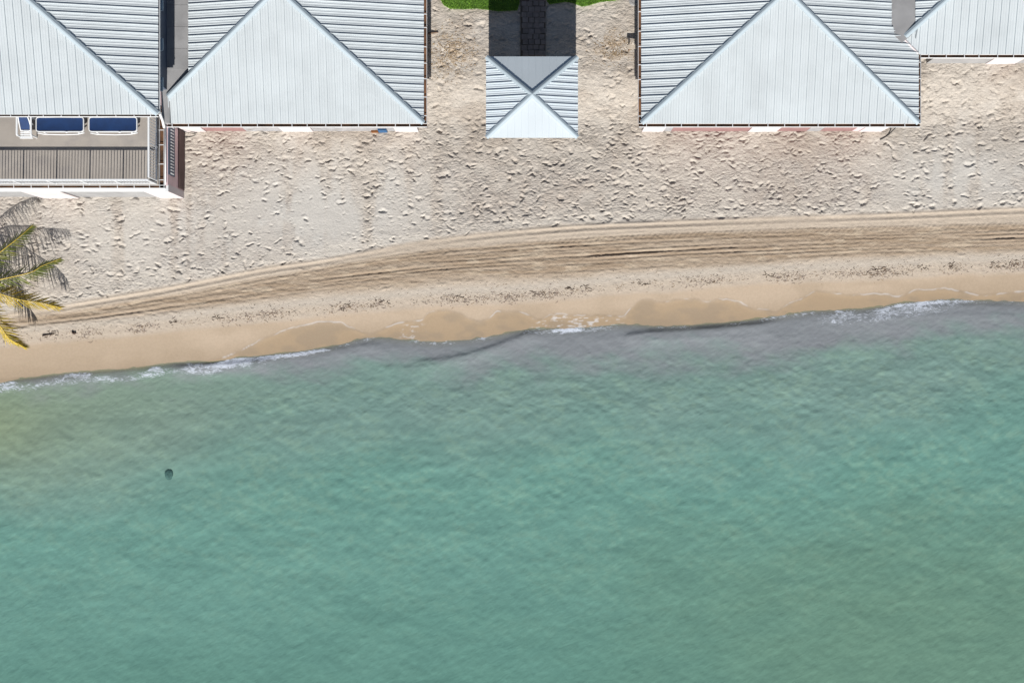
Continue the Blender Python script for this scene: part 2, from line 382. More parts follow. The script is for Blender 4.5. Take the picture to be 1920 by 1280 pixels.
def sand_material():
    m = bpy.data.materials.new('beach_sand'); m.use_nodes = True
    n = m.node_tree.nodes; l = m.node_tree.links; p = n['Principled BSDF']
    a = n.new('ShaderNodeAttribute'); a.attribute_name = 'scol'
    r = n.new('ShaderNodeAttribute'); r.attribute_name = 'srough'
    f = n.new('ShaderNodeAttribute'); f.attribute_name = 'sfoam'
    geo = n.new('ShaderNodeNewGeometry')
    nz = n.new('ShaderNodeTexNoise'); nz.inputs['Scale'].default_value = 9; nz.inputs['Detail'].default_value = 8; nz.inputs['Roughness'].default_value = .75
    l.new(geo.outputs['Position'], nz.inputs['Vector'])
    mr = n.new('ShaderNodeMapRange'); mr.inputs['From Min'].default_value = .3; mr.inputs['From Max'].default_value = .7
    mr.inputs['To Min'].default_value = .86; mr.inputs['To Max'].default_value = 1.12
    l.new(nz.outputs['Fac'], mr.inputs['Value'])
    hs = n.new('ShaderNodeHueSaturation'); l.new(a.outputs['Color'], hs.inputs['Color'])
    rr = n.new('ShaderNodeMath'); rr.operation = 'SUBTRACT'; l.new(mr.outputs[0], rr.inputs[0]); rr.inputs[1].default_value = 1
    r3 = n.new('ShaderNodeMath'); r3.operation = 'MULTIPLY_ADD'; l.new(rr.outputs[0], r3.inputs[0]); l.new(r.outputs['Fac'], r3.inputs[1]); r3.inputs[2].default_value = 1
    l.new(r3.outputs[0], hs.inputs['Value'])
    mx = n.new('ShaderNodeMixRGB'); mx.inputs['Color2'].default_value = (.74, .76, .80, 1)
    l.new(f.outputs['Fac'], mx.inputs['Fac']); l.new(hs.outputs[0], mx.inputs['Color1'])
    l.new(mx.outputs[0], p.inputs['Base Color']); l.new(r.outputs['Fac'], p.inputs['Roughness'])
    b = n.new('ShaderNodeBump'); b.inputs['Distance'].default_value = .03
    n2 = n.new('ShaderNodeTexNoise'); n2.inputs['Scale'].default_value = 16; n2.inputs['Detail'].default_value = 5
    l.new(geo.outputs['Position'], n2.inputs['Vector']); l.new(n2.outputs['Fac'], b.inputs['Height'])
    st = n.new('ShaderNodeMapRange'); st.inputs['From Min'].default_value = .5; st.inputs['From Max'].default_value = .95; st.inputs['To Min'].default_value = .02; st.inputs['To Max'].default_value = .55
    l.new(r.outputs['Fac'], st.inputs['Value']); l.new(st.outputs[0], b.inputs['Strength'])
    # trampled crumbs, a little wider than deep
    ch = n.new('ShaderNodeAttribute'); ch.attribute_name = 'schurn'
    mp = n.new('ShaderNodeMapping'); mp.inputs['Scale'].default_value = (4.2, 9.0, 4.0); l.new(geo.outputs['Position'], mp.inputs['Vector'])
    n4 = n.new('ShaderNodeTexNoise'); n4.inputs['Scale'].default_value = 1.0; n4.inputs['Detail'].default_value = 4; n4.inputs['Roughness'].default_value = .6; n4.inputs['Distortion'].default_value = .8
    l.new(mp.outputs[0], n4.inputs['Vector'])
    cr_ = n.new('ShaderNodeMapRange'); cr_.interpolation_type = 'SMOOTHSTEP'; cr_.inputs['From Min'].default_value = .38; cr_.inputs['From Max'].default_value = .60
    l.new(n4.outputs['Fac'], cr_.inputs['Value'])
    b2 = n.new('ShaderNodeBump'); b2.inputs['Distance'].default_value = .038
    l.new(cr_.outputs[0], b2.inputs['Height']); sc_ = n.new('ShaderNodeMath'); sc_.operation = 'MULTIPLY'; l.new(ch.outputs['Fac'], sc_.inputs[0]); sc_.inputs[1].default_value = .52; l.new(sc_.outputs[0], b2.inputs['Strength']); l.new(b.outputs[0], b2.inputs['Normal'])
    l.new(b2.outputs[0], p.inputs['Normal'])
    p.inputs['Specular IOR Level'].default_value = .25
    return m
X, Y, Z, scol, srough, sfoam, schurn = build_sand()
sand = grid_mesh('sand_beach', X, Y, Z, sand_material(), {'scol': scol, 'srough': srough, 'sfoam': sfoam, 'schurn': schurn})
tag(sand, 'pale beach sand full of footprints, sloping into the sea', 'beach', kind='structure')
SX, SY, SZ = X[0], Y[:, 0], Z
def sand_z(x, y):
    i = int(np.clip(np.searchsorted(SY, y), 1, len(SY)-1)); j = int(np.clip(np.searchsorted(SX, x), 1, len(SX)-1))
    return float(SZ[i, j])

# ------------------------------------------------------------------ sea
def build_sea():
    xs = axis(-23.6, 23.6, .055, 260)
    yc = np.concatenate([np.arange(-16.2, -3.2, .085), np.arange(-3.2, 2.2, .04)])
    ys = np.concatenate([-16.2 - np.cumsum(np.geomspace(.1, 240, 14))[::-1], yc, [2.3, 2.8, 3.6]])
    X, Y = np.meshgrid(xs, ys)
    k = (CAM_H - WL) / FPX
    u = 960 + X / k; v = 640 - Y / k
    sh = SH(u); d = v - sh                         # pixels out from the edge
    dm = d / GS
    Z = WL + np.zeros_like(X)
    grow = sst(0, 120, d) * (1 - .55 * sst(850, 1250, v))
    # wind ripples, crests slanting up to the right
    p1 = (u * .42 + v * 1.0) / 46 + (fbm(u / 130, v / 90, 3, 201) - .5) * 7
    p2 = (u * .62 + v * 1.0) / 23 + (fbm(u / 60, v / 50, 3, 205) - .5) * 6
    p3 = (-u * .25 + v) / 17 + (fbm(u / 50, v / 40, 3, 207) - .5) * 5
    am = .35 + 1.1 * fbm(u / 240, v / 160, 3, 209)
    Z += grow * am * (.016 * np.sin(p1) + .009 * np.sin(p2) + .006 * np.sin(p3))
    Z += (.25 + .75 * grow) * (fbm(u / 15, v / 10, 4, 211) - .5) * .05
    Z += .25 * (fbm(u / 8, v / 5, 3, 219) - .5) * .06 * sst(0, 20, d)
    # shore wavelets: steep landward face
    def wavelet(pts, h, back=18, front=6.0):
        p = np.array(pts, float)
        vc = np.interp(u, p[:, 0], p[:, 1])
        e = np.minimum(sst(p[0, 0], p[0, 0] + 45, u), sst(p[-1, 0], p[-1, 0] - 45, u))
        q = v - vc
        prof = np.where(q < 0, np.exp(-(q / front) ** 2), np.exp(-(q / back) ** 2))
        return h * e * prof * (.7 + .6 * fbm(u / 30, v / 30, 2, 213))
    for pts, h in (([(0,722),(100,709),(250,697),(330,688),(430,686),(520,672),(600,662)], .03),
                   ([(560,668),(640,655),(700,648),(740,655)], .028),
                   ([(760,684),(800,678),(870,668),(930,650),(985,628),(1040,622)], .06),
                   ([(690,690),(780,690),(850,680)], .03),
                   ([(1150,634),(1215,625),(1290,620),(1350,616),(1420,609),(1470,603)], .085),
                   ([(300,694),(360,688),(430,684),(530,674)], .05),
                   ([(1180,640),(1320,634),(1400,634),(1480,622)], .025),
                   ([(1480,594),(1560,592),(1650,586),(1720,578),(1800,574),(1920,576)], .022),
                   ([(1560,604),(1650,600),(1760,592),(1920,590)], .022)):
        Z += wavelet(pts, h)
    Z = Z + .008 * sst(0, 25, d)
    # --- colour of the water body
    def C(*c): return np.array(c)[None, None, :]
    def mixc(a, b, f): return a * (1 - f[..., None]) + b * f[..., None]
    n1 = fbm(u / 200, v / 90, 4, 221); n2 = fbm((u * .8 + v) / 55, (v - u * .45) / 26, 4, 223)
    n3 = fbm((u + v * .6) / 13, (v - u * .4) / 7, 3, 225)
    col = C(.145, .302, .258) * np.ones(X.shape + (1,))
    col = mixc(col, C(.118, .258, .215), sst(980, 1330, v + (n1 - .5) * 200 + (u - 960) * .10))
    col = mixc(col, C(.148, .262, .192), sst(900, 1700, u + (n1 - .5) * 300) * sst(820, 1180, v + (n1 - .5) * 160) * .75)
    mid = sst(330, 60, d + (n1 - .5) * 160)
    col = mixc(col, C(.20, .31, .28), mid)
    left = sst(700, 60, u) * sst(300, 40, d + (n1 - .5) * 80)
    col = mixc(col, C(.25, .33, .245), left * .75)
    yl = np.exp(-((u + 40) / 130) ** 2 - ((v - 800) / 75) ** 2)
    col = mixc(col, C(.29, .325, .15), yl * .38)
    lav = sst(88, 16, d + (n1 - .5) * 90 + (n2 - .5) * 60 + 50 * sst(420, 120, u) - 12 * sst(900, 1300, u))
    col = mixc(col, C(.262, .27, .30), lav * .9)  # sky reflection over silty shallows, put into the water colour
    # paler and darker clouds in the water colour
    mot = sst(.50, .68, n2 * .42 + n3 * .58) * sst(20, 110, d) * sst(1330, 800, v)
    col = mixc(col, col * .6 + C(.13, .185, .13), mot * .42)
    dk = sst(.50, .34, n2) * sst(30, 120, d)
    col = mixc(col, col * C(.86, .88, .90), dk * .4)
    op = np.clip(.50 + .34 * sst(0, 18, d) + .12 * sst(60, 300, d), 0, .96)
    op = op * sst(-3, 4, d)
    # --- foam
    e1 = sst(0, 30, u + 30) * sst(540, 440, u); e2 = sst(1490, 1560, u) * sst(1860, 1740, u); e3 = sst(960, 1000, u) * sst(1190, 1140, u)
    e4 = sst(380, 430, u) * sst(720, 560, u)
    band = lambda c, wd: np.exp(-((d - c) / wd) ** 2)
    fn = fbm(u / 12, v / 5, 4, 231); fw = fbm(u / 46, v / 20, 3, 235)
    foam = e1 * band(14, 9) * (.25 + 1.1 * fw) + e2 * (band(12, 10) * .9 + band(26, 8) * .5) * (.2 + 1.1 * fw) + e3 * band(5, 6) * .75 + e4 * band(6, 5) * .6
    foam = .85 * foam + .62 * band(3, 4.5) * sst(.34, .62, fw)
    return X, Y, Z, col, op, np.clip(foam, 0, 1)

def sea_material():
    m = bpy.data.materials.new('sea_water'); m.use_nodes = True
    n = m.node_tree.nodes; l = m.node_tree.links; n.clear()
    out = n.new('ShaderNodeOutputMaterial')
    at = lambda nm: (lambda q: (setattr(q, 'attribute_name', nm), q)[1])(n.new('ShaderNodeAttribute'))
    c, o, f = at('wcol'), at('wop'), at('wfoam')
    geo = n.new('ShaderNodeNewGeometry')
    mp = n.new('ShaderNodeMapping'); mp.vector_type = 'TEXTURE'; mp.inputs['Rotation'].default_value = (0, 0, R(27)); mp.inputs['Scale'].default_value = (1.45, .52, 1.0)
    l.new(geo.outputs['Position'], mp.inputs['Vector'])
    nz = n.new('ShaderNodeTexNoise'); nz.inputs['Scale'].default_value = 2.6; nz.inputs['Detail'].default_value = 7; nz.inputs['Roughness'].default_value = .62; nz.inputs['Distortion'].default_value = .6
    l.new(mp.outputs[0], nz.inputs['Vector'])
    b = n.new('ShaderNodeBump'); b.inputs['Strength'].default_value = .22; b.inputs['Distance'].default_value = .09
    rg = n.new('ShaderNodeTexNoise'); rg.noise_type = 'RIDGED_MULTIFRACTAL'; rg.inputs['Scale'].default_value = 1.15; rg.inputs['Detail'].default_value = 3; rg.inputs['Roughness'].default_value = .55; rg.inputs['Distortion'].default_value = .9
    l.new(mp.outputs[0], rg.inputs['Vector'])
    hm = n.new('ShaderNodeMath'); hm.operation = 'MULTIPLY_ADD'; l.new(rg.outputs['Fac'], hm.inputs[0]); hm.inputs[1].default_value = .34; l.new(nz.outputs['Fac'], hm.inputs[2])
    l.new(hm.outputs[0], b.inputs['Height'])
    # fine mottle in the water colour
    nv = n.new('ShaderNodeTexNoise'); nv.inputs['Scale'].default_value = 3.0; nv.inputs['Detail'].default_value = 8; nv.inputs['Roughness'].default_value = .68; nv.inputs['Distortion'].default_value = 1.2
    l.new(mp.outputs[0], nv.inputs['Vector'])
    mr = n.new('ShaderNodeMapRange'); mr.inputs['From Min'].default_value = .35; mr.inputs['From Max'].default_value = .7; mr.inputs['To Min'].default_value = .94; mr.inputs['To Max'].default_value = 1.09
    l.new(nv.outputs['Fac'], mr.inputs['Value'])
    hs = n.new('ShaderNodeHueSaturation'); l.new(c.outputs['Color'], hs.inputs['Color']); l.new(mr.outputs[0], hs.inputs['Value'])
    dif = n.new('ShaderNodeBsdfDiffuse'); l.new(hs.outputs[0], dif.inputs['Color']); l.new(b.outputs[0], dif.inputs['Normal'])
    tr = n.new('ShaderNodeBsdfTransparent'); tr.inputs['Color'].default_value = (.80, .90, .88, 1)
    m1 = n.new('ShaderNodeMixShader'); l.new(o.outputs['Fac'], m1.inputs['Fac']); l.new(tr.outputs[0], m1.inputs[1]); l.new(dif.outputs[0], m1.inputs[2])
    gl = n.new('ShaderNodeBsdfGlossy'); gl.inputs['Roughness'].default_value = .12; l.new(b.outputs[0], gl.inputs['Normal'])
    lw = n.new('ShaderNodeLayerWeight'); lw.inputs['Blend'].default_value = .5
    pw = n.new('ShaderNodeMath'); pw.operation = 'POWER'; l.new(lw.outputs['Facing'], pw.inputs[0]); pw.inputs[1].default_value = 5
    fr = n.new('ShaderNodeMath'); fr.operation = 'MULTIPLY_ADD'; l.new(pw.outputs[0], fr.inputs[0]); fr.inputs[1].default_value = .9; fr.inputs[2].default_value = .022
    m2 = n.new('ShaderNodeMixShader'); l.new(fr.outputs[0], m2.inputs['Fac']); l.new(m1.outputs[0], m2.inputs[1]); l.new(gl.outputs[0], m2.inputs[2])
    fo = n.new('ShaderNodeBsdfDiffuse'); fo.inputs['Color'].default_value = (.62, .67, .76, 1)
    fn = n.new('ShaderNodeTexNoise'); fn.inputs['Scale'].default_value = 5.5; fn.inputs['Detail'].default_value = 9; fn.inputs['Roughness'].default_value = .72; fn.inputs['Distortion'].default_value = 1.6
    mp2 = n.new('ShaderNodeMapping'); mp2.inputs['Scale'].default_value = (.6, 1.5, 1); l.new(geo.outputs['Position'], mp2.inputs['Vector']); l.new(mp2.outputs[0], fn.inputs['Vector'])
    ad = n.new('ShaderNodeMath'); ad.operation = 'MULTIPLY_ADD'; l.new(f.outputs['Fac'], ad.inputs[0]); ad.inputs[1].default_value = .36; l.new(fn.outputs['Fac'], ad.inputs[2])
    fm = n.new('ShaderNodeMapRange'); fm.interpolation_type = 'SMOOTHSTEP'; fm.inputs['From Min'].default_value = .64; fm.inputs['From Max'].default_value = .92
    l.new(ad.outputs[0], fm.inputs['Value'])
    gt = n.new('ShaderNodeMath'); gt.operation = 'MULTIPLY'
    g2 = n.new('ShaderNodeMapRange'); g2.inputs['From Max'].default_value = .15; l.new(f.outputs['Fac'], g2.inputs['Value'])
    l.new(fm.outputs[0], gt.inputs[0]); l.new(g2.outputs[0], gt.inputs[1])
    m3 = n.new('ShaderNodeMixShader'); l.new(gt.outputs[0], m3.inputs['Fac']); l.new(m2.outputs[0], m3.inputs[1]); l.new(fo.outputs[0], m3.inputs[2])
    l.new(m3.outputs[0], out.inputs['Surface'])
    return m
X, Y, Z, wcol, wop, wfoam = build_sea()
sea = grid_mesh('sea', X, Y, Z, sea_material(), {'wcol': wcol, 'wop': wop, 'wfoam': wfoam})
tag(sea, 'green turquoise shallow sea with small shore waves', 'sea', kind='structure')

# ------------------------------------------------------------------ roofs
PW = .325
def profile(w, rib=.050, minor=.011):
    p = [(0, 0), (.004, rib), (.030, rib), (.036, 0)]
    for c in (.36, .68):
        p += [(w*c - .02, 0), (w*c - .008, minor), (w*c + .008, minor), (w*c + .02, 0)]
    return p + [(w, 0)]
def slope(A, e, s, tan, L, vtop, vbot, parent_house, roofmat, umin=0, umax=None, w=PW, phase=0, rib=.050, minor=.011, deck=None, roof=None):
    """A eave start, e along eave, s up the slope in plan, heights rise by tan"""
    A = Vector(A); e = Vector(e); s = Vector(s); umax = L if umax is None else umax
    nrm = (Vector((0, 0, 1)) - s * tan).normalized()
    def P(u, vv, h): 
        q = A + e * u + s * vv; q.z += vv * tan
        return q + nrm * h
    N = 24
    us = [umin + (umax - umin) * i / N for i in range(N + 1)]
    vs = []
    for q in us:
        b = max(0, vbot(q)); t = max(b + .01, vtop(q)); vs += [P(q, b, -.02), P(q, t, -.02), P(q, b, -.10)]
    fs = []
    for i in range(N):
        a = 3 * i
        if vtop(us[i]) <= vbot(us[i]) + .02 and vtop(us[i+1]) <= vbot(us[i+1]) + .02: continue
        fs += [(a, a+3, a+4, a+1), (a+2, a+5, a+3, a)]
    deck.add(vs, fs)
    u = umin - phase
    out = []
    while u < umax:
        m = MB(); vs = []; 
        prof = [(max(u + du, umin), h) for du, h in profile(w, rib, minor) if umin - .03 <= u + du <= umax + 1e-6]
        if len(prof) > 3:
            ok = False
            for q, h in prof:
                b = max(0, vbot(q)); t = vtop(q)
                if t > b + .03: ok = True
                t = max(t, b + .004)
                vs += [P(q, b - .015, h), P(q, t, h)]
            if ok:
                n = len(prof)
                m.add(vs, [(2*i, 2*i+2, 2*i+3, 2*i+1) for i in range(n - 1)])
                out.append(m)
        u += w
    return out
def hipcap(p, q, wd, ht, drop):
    p = Vector(p); q = Vector(q); t = (q - p); th = Vector((t.x, t.y, 0)).normalized(); a = Vector((-th.y, th.x, 0))
    m = MB(); vs = []
    sec = [(-wd/2, -drop), (-wd/2, ht*.55 - drop*.6), (-wd*.1, ht), (wd*.1, ht), (wd/2, ht*.55 - drop*.6), (wd/2, -drop)]
    for c in (p, q):
        for x, h in sec: vs.append(c + a * x + Vector((0, 0, h)))
    n = len(sec)
    m.add(vs, [(i, i+1, n+i+1, n+i) for i in range(n-1)] + [tuple(range(n-1, -1, -1)), tuple(range(n, 2*n))])
    return m
def gutter(parent, p, q, outward, zt, first=.35, step=.70, width=.155, name='gutter', brackets=True):
    """open channel with rusty bed, running p->q; brackets are separate straps"""
    p = Vector((p[0], p[1], zt)); q = Vector((q[0], q[1], zt)); o = Vector(outward); t = (q - p); L = t.length; t.normalize()
    m = MB()
    def bar(a0, a1, z0, z1, mi):
        vs = [c + o * a + Vector((0, 0, z)) for c in (p, q) for a, z in ((a0, z0), (a1, z0), (a1, z1), (a0, z1))]
        m.add(vs, [(0,1,2,3), (7,6,5,4), (0,4,5,1), (1,5,6,2), (2,6,7,3), (3,7,4,0)], mi)
    bar(0, .012, -.10, -.012, 0); bar(width - .014, width, -.10, 0, 0); bar(.012, width - .014, -.10, -.085, 1)
    g = m.build(name, [M['gutter_out'], M['gutter_in']], parent)
    if brackets:
        x = first; proto = None
        while x < L - .05:
            c = p + t * (x + random.uniform(-.08, .08)); b = MB()
            if proto is None:
                h = .014
                vs = [c + t * a + o * r + Vector((0, 0, z)) for a in (-h, h) for r, z in ((-.01, .004), (width, .004), (width, .018), (-.01, .018))]
                b.add(vs, [(0,1,2,3), (7,6,5,4), (0,4,5,1), (1,5,6,2), (2,6,7,3), (3,7,4,0)])
                proto = b.build('gutter_bracket', M['gutter_out'], g); c0 = c
            else:
                dup(proto, g, c - c0)
            x += step
    return g

TS = math.tan(R(10.0)); TF = TS * 1.115

def hip_house(name, label, x0, x1, yf, ze, depth, wall_rect, wall_mat, left=None, right=None, front_min=0, vb_front=None, vb_left=None, vb_right=None, phase=(0, 0, 0)):
    W = x1 - x0; half = W / 2; run = half / 1.115; yb = yf + depth
    H = empty(name, ((wall_rect[0] + wall_rect[1]) / 2, (wall_rect[2] + wall_rect[3]) / 2, 0), label, 'house')
    z0 = lambda u: 0
    deck = MB(); pans = []
    vtF = lambda u: min(u, W - u) / 1.115
    vtS = lambda u: min(half, u * 1.115, (depth - u) * 1.115)
    pans += slope((x0, yf, ze), (1,0,0), (0,1,0), TF, W, vtF, vb_front or z0, H, None, umin=front_min, phase=phase[0], deck=deck)
    pans += slope((x1, yf, ze), (0,1,0), (-1,0,0), TS, depth, vtS, vb_right or z0, H, None, phase=phase[1], deck=deck)
    # the left slope runs back to front so that its ribs face up
    ls = slope((x0, yb, ze), (0,-1,0), (1,0,0), TS, depth, lambda u: vtS(depth - u), (lambda u: vb_left(depth - u)) if vb_left else z0, H, None, phase=phase[2], deck=deck)
    pans += ls
    pans += slope((x1, yb, ze), (-1,0,0), (0,-1,0), TF, W, vtF, z0, H, None, deck=deck)
    roof = deck.build('roof', M['deck'], H)
    for m in pans: m.build('roof_panel', M['roof'], roof)
    apF = (x0 + half, yf + run, ze + half * TS); apB = (x0 + half, yb - run, ze + half * TS)
    def along(a, b, f): return tuple(a[i] + (b[i] - a[i]) * f for i in range(3))
    fl = 0.0
    if front_min > 0: fl = front_min / half
    for a, b, f in (((x0, yf, ze), apF, fl), ((x1, yf, ze), apF, 0.0), ((x0, yb, ze), apB, 0), ((x1, yb, ze), apB, 0)):
        hipcap(along(a, b, f), b, .22, .095, .005).build('hip_cap', M['cap'], roof)
    hipcap(apF, apB, .24, .10, .005).build('ridge_cap', M['cap'], roof)
    a, b, c, d = wall_rect
    return H, roof

def front_wall(H, rect, ztop, pillars, panels, ybase, basemat='white', proud=.16):
    """rear body plus pillars standing proud and infill panels between, all from ground pixels"""
    x0, x1, yb = rect
    MB().box(x0 + .02, x1 - .02, ybase + proud + .06, yb, -.3, ztop).build('wall', M[basemat], H)
    for a, b in pillars:
        MB().box(a, b, ybase, ybase + proud + .10, -.3, ztop - .02).build('pillar', M['white'], H)
    for a, b, mt in panels:
        MB().box(a + .004, b - .004, ybase + .035, ybase + proud + .075, -.3, ztop - .05).build('wall_panel', M[mt], H)
gx = lambda px: (px - 960) / GS
gy = lambda py: (640 - py) / GS

ZE = 2.15
# ---- house beside the balcony house
k2 = (CAM_H - ZE) / FPX
x0, x1, yf = (266 - 960) * k2, (794 - 960) * k2, (640 - 231) * k2
slabx = (354 - 960) * (CAM_H - ZE - .34) / FPX
H2, roof2 = hip_house('beach_house', 'single storey house with pale metal hip roof beside the balcony terrace', x0, x1, yf, ZE, 14.0,
    (gx(347), gx(785), 9.04, 21.5), 'white', front_min=(318 - 266) * k2, vb_left=lambda u: slabx - x0, phase=(.0, .1, .2))
front_wall(H2, (gx(347), gx(785), 21.5), ZE - .1, [(gx(347), gx(387)), (gx(531), gx(588)), (gx(742), gx(785))],
    [(gx(387), gx(462), 'redpink'), (gx(462), gx(531), 'render_grey'), (gx(588), gx(742), 'render_grey')], gy(247.5))
gutter(H2, ((308 - 960) * k2, yf - .0), (x1 + .14, yf - .0), (0, -1, 0), ZE - .02)
gutter(H2, (x1 + .0, yf), (x1 + .0, yf + 14), (1, 0, 0), ZE - .02, width=.14)
m = MB(); z = ZE + .18
poly = [G(303, 231, z), G(318, 231, z), G(318.5, 181, z), G(352, 146, z), G(357.5, 0, z), G(361, -140, z), G(300, -140, z), G(300, 100, z)]
poly = [(p.x, p.y) for p in poly]
m.prism(poly, z - .42, z - .012)
slab = m.build('valley_slab', M['concrete'], H2)
for a, b in ((-118, -75), (-75, -32), (-32, 9.5), (9.5, 50.5), (50.5, 91), (91, 131.5)):
    p0 = G(303, b, z); p1 = G(356.5 - b * .04, a, z)
    MB().box(p0.x, p1.x, p0.y + .008, p1.y - .008, z - .02, z).build('slab_tile', M['concrete'], slab)
MB().box(gx(785) + .0, gx(785) + .16, G(0, 106, 1.6).y, G(0, 99, 1.6).y, 1.2, 1.6).build('vent_box', M['gutter_out'], H2)
MB().box(gx(784) - .06, gx(785) + .02, 9.3, 21.4, -.3, ZE - .1).build('wall_end', M['white'], H2)

# ---- house right of the gazebo
x0, x1, yf = (1203 - 960) * k2, (1722 - 960) * k2, (640 - 231) * k2
k4y = (640 - 101.5) * k2                       # eave of the neighbour
sl0, sl1 = (1671 - 960) * (CAM_H - ZE - .2) / FPX, (1717 - 960) * (CAM_H - ZE - .2) / FPX
vb3 = lambda u: 0 if yf + u < k4y else min((yf + u - k4y) * 1.115, x1 - sl0)
H3, roof3 = hip_house('beach_house', 'single storey house with pale metal hip roof and dusty red wall panels beside the gazebo', x0, x1, yf, ZE, 14.0,
    (gx(1203), gx(1652), 9.04, 21.5), 'white', vb_right=vb3, phase=(.12, .05, .1))
front_wall(H3, (gx(1203), gx(1652), 21.5), ZE - .1, [(gx(1203), gx(1243)), (gx(1402), gx(1455)), (gx(1610), gx(1652))],
    [(gx(1243), gx(1258), 'render_grey'), (gx(1258), gx(1402), 'redpink'), (gx(1455), gx(1512), 'redpink'), (gx(1512), gx(1537), 'render_grey'), (gx(1537), gx(1597), 'redpink'), (gx(1597), gx(1610), 'pink')], gy(247.5))
gutter(H3, (x0 - .1, yf), (x1 + .1, yf), (0, -1, 0), ZE - .02)
gutter(H3, (x0, yf), (x0, yf + 14), (-1, 0, 0), ZE - .02, width=.14)
gutter(H3, (x1, yf), (x1, k4y), (1, 0, 0), ZE - .02, width=.11)
zs = ZE + (x1 - sl0) * TS
m = MB()
poly = [G(1669, -150, zs), G(1672, 62, zs), G(1692, 80, zs), G(1712, 64, zs), G(1728, 0, zs), G(1730, -150, zs)]
m.prism([(p.x, p.y) for p in poly], zs - .3, zs - .02)
m.build('valley_slab', M['concrete'], H3)
# ---- house at the right end
X4 = (1660 - 960) * k2; W4 = 11.3
vb4f = lambda u: max(0, (x1 - (X4 + u)) / 1.115) if X4 + u < x1 else 0
vb4l = lambda u: sl1 - X4
H4, roof4 = hip_house('beach_house', 'set back house with pale metal hip roof joined by a grey valley slab', X4, X4 + W4, k4y, ZE, 14.0,
    (gx(1729), gx(1729) + 10.4, 11.85, 24.0), 'white', front_min=(1694 - 1660) * k2, vb_front=vb4f, vb_left=vb4l, phase=(.05, 0, .1))
front_wall(H4, (gx(1729), gx(1729) + 10.4, 24.0), ZE - .1, [(gx(1839), gx(1893)), (gx(2060), gx(2110))],
    [(gx(1729), gx(1839), 'concrete'), (gx(1893), gx(2060), 'concrete')], gy(125.7))
gutter(H4, (x1 + .12, k4y), (X4 + W4, k4y), (0, -1, 0), ZE - .02)
hipcap((x1, k4y + .02, ZE - .02), (x1 - (x1 - sl0) * .62, k4y + (x1 - sl0) * .62 / 1.115, ZE + (x1 - sl0) * .62 * TS - .02), .12, .06, .02).build('valley_flashing', M['white'], H4)

# ---- balcony house
Z1, ZT = 4.05, 2.25
k1 = (CAM_H - Z1) / FPX
x1 = (296 - 960) * k1; W1 = 11.8; x0 = x1 - W1; yf = (640 - 214) * k1
H1, roof1 = hip_house('balcony_house', 'taller pink house with hip roof, roof terrace and white railing', x0, x1, yf, Z1, 14.0, (x0 + .6, gx(345), gy(372), 22.0), 'pink', phase=(.05, .12, 0))
gutter(H1, (x0, yf), (x1 + .0, yf), (0, -1, 0), Z1 - .02, width=.10)
gutter(H1, (x1, yf), (x1, yf + 14), (1, 0, 0), Z1 - .02, width=.06, brackets=False)
xr = gx(345); yfr = gy(372)
MB().box(x0 + .6, xr - .02, yfr + .24, 22, -.3, ZT - .18).build('wall', M['pink'], H1)
for a, b in ((xr - 1.02, xr), (gx(80), gx(149)), (gx(-120), gx(-40))):
    MB().box(a, b, yfr, yfr + .30, -.3, ZT - .245).build('pillar', M['white'], H1)
for a, b in ((gx(149), xr - 1.02), (gx(-40), gx(80))):
    MB().box(a + .004, b - .004, yfr + .06, yfr + .26, -.3, ZT - .25).build('wall_panel', M['concrete'], H1)
MB().box(x0 + .7, xr - .0, yfr - .0, yfr + .28, ZT - .24, ZT - .19).build('lintel', M['gutter_out'], H1)
# side wall pieces (facing the neighbour)
sp = MB().box(xr - .03, xr + .03, yfr + .35, gy(240), -.28, .75).build('side_panel', M['brownpanel'], H1)  # plain dark brown sheet low on the side wall
lv = MB().box(xr - .03, xr + .012, yfr + .72, gy(246), 1.25, 2.02).build('louvre_window', M['navy'], H1)
proto = None; yv = yfr + .80; n = 0
while yv < gy(250):
    if proto is None: proto = MB().box(xr + .012, xr + .035, yv - .022, yv + .022, 1.42, 1.8).build('louvre_slat', M['railing'], lv)
    else: dup(proto, lv, (0, .128 * n, 0))
    n += 1; yv += .128
# terrace floor and its gutters
xt = (297 - 960) * (CAM_H - ZT) / FPX; yt = (640 - 346) * (CAM_H - ZT) / FPX
MB().box(x0 + .7, xt, yt, 10.6, ZT - .14, ZT).build('terrace_floor', M['terrace'], H1)
gutter(H1, (x0 + .7, yt - .01), (xt + .24, yt - .01), (0, -1, 0), ZT - .06, width=.135)
gutter(H1, (xt + .012, yt - .14), (xt + .012, gy(225) + .1), (1, 0, 0), ZT - .06, width=.20)
# upper storey
yw = 10.3
MB().box(x0 + .7, xr + .03, yw, 22, ZT - .25, Z1 - .02).build('upper_wall', M['navy'], H1)
for pa, pb in ((72, 95), (145, 171), (20, 0)):
    za = 3.5
    ya, yb = G(0, pb, za).y, G(0, pa, za).y
    MB().box(xr + .02, xr + .26, min(ya, yb), max(ya, yb), za - .05, za).build('window_shutter', M['shutter'], H1)
# downpipe
m = MB(); m.tube([(xt + .05, yf + .9, 2.95), (xt + .12, yf + .6, 2.8), (xt + .22, gy(246) - .05, ZT + .15), (xt + .22, gy(250) - .2, ZT - .05)], .055, 8)
m.build('downpipe', M['gutter_out'], H1, smooth=True)
m = MB(); m.tube([(xt + .26, gy(250), ZT - .08), (xt + .26, yt, ZT - .08)], .03, 6); m.build('edge_pipe', M['gutter_out'], H1, smooth=True)
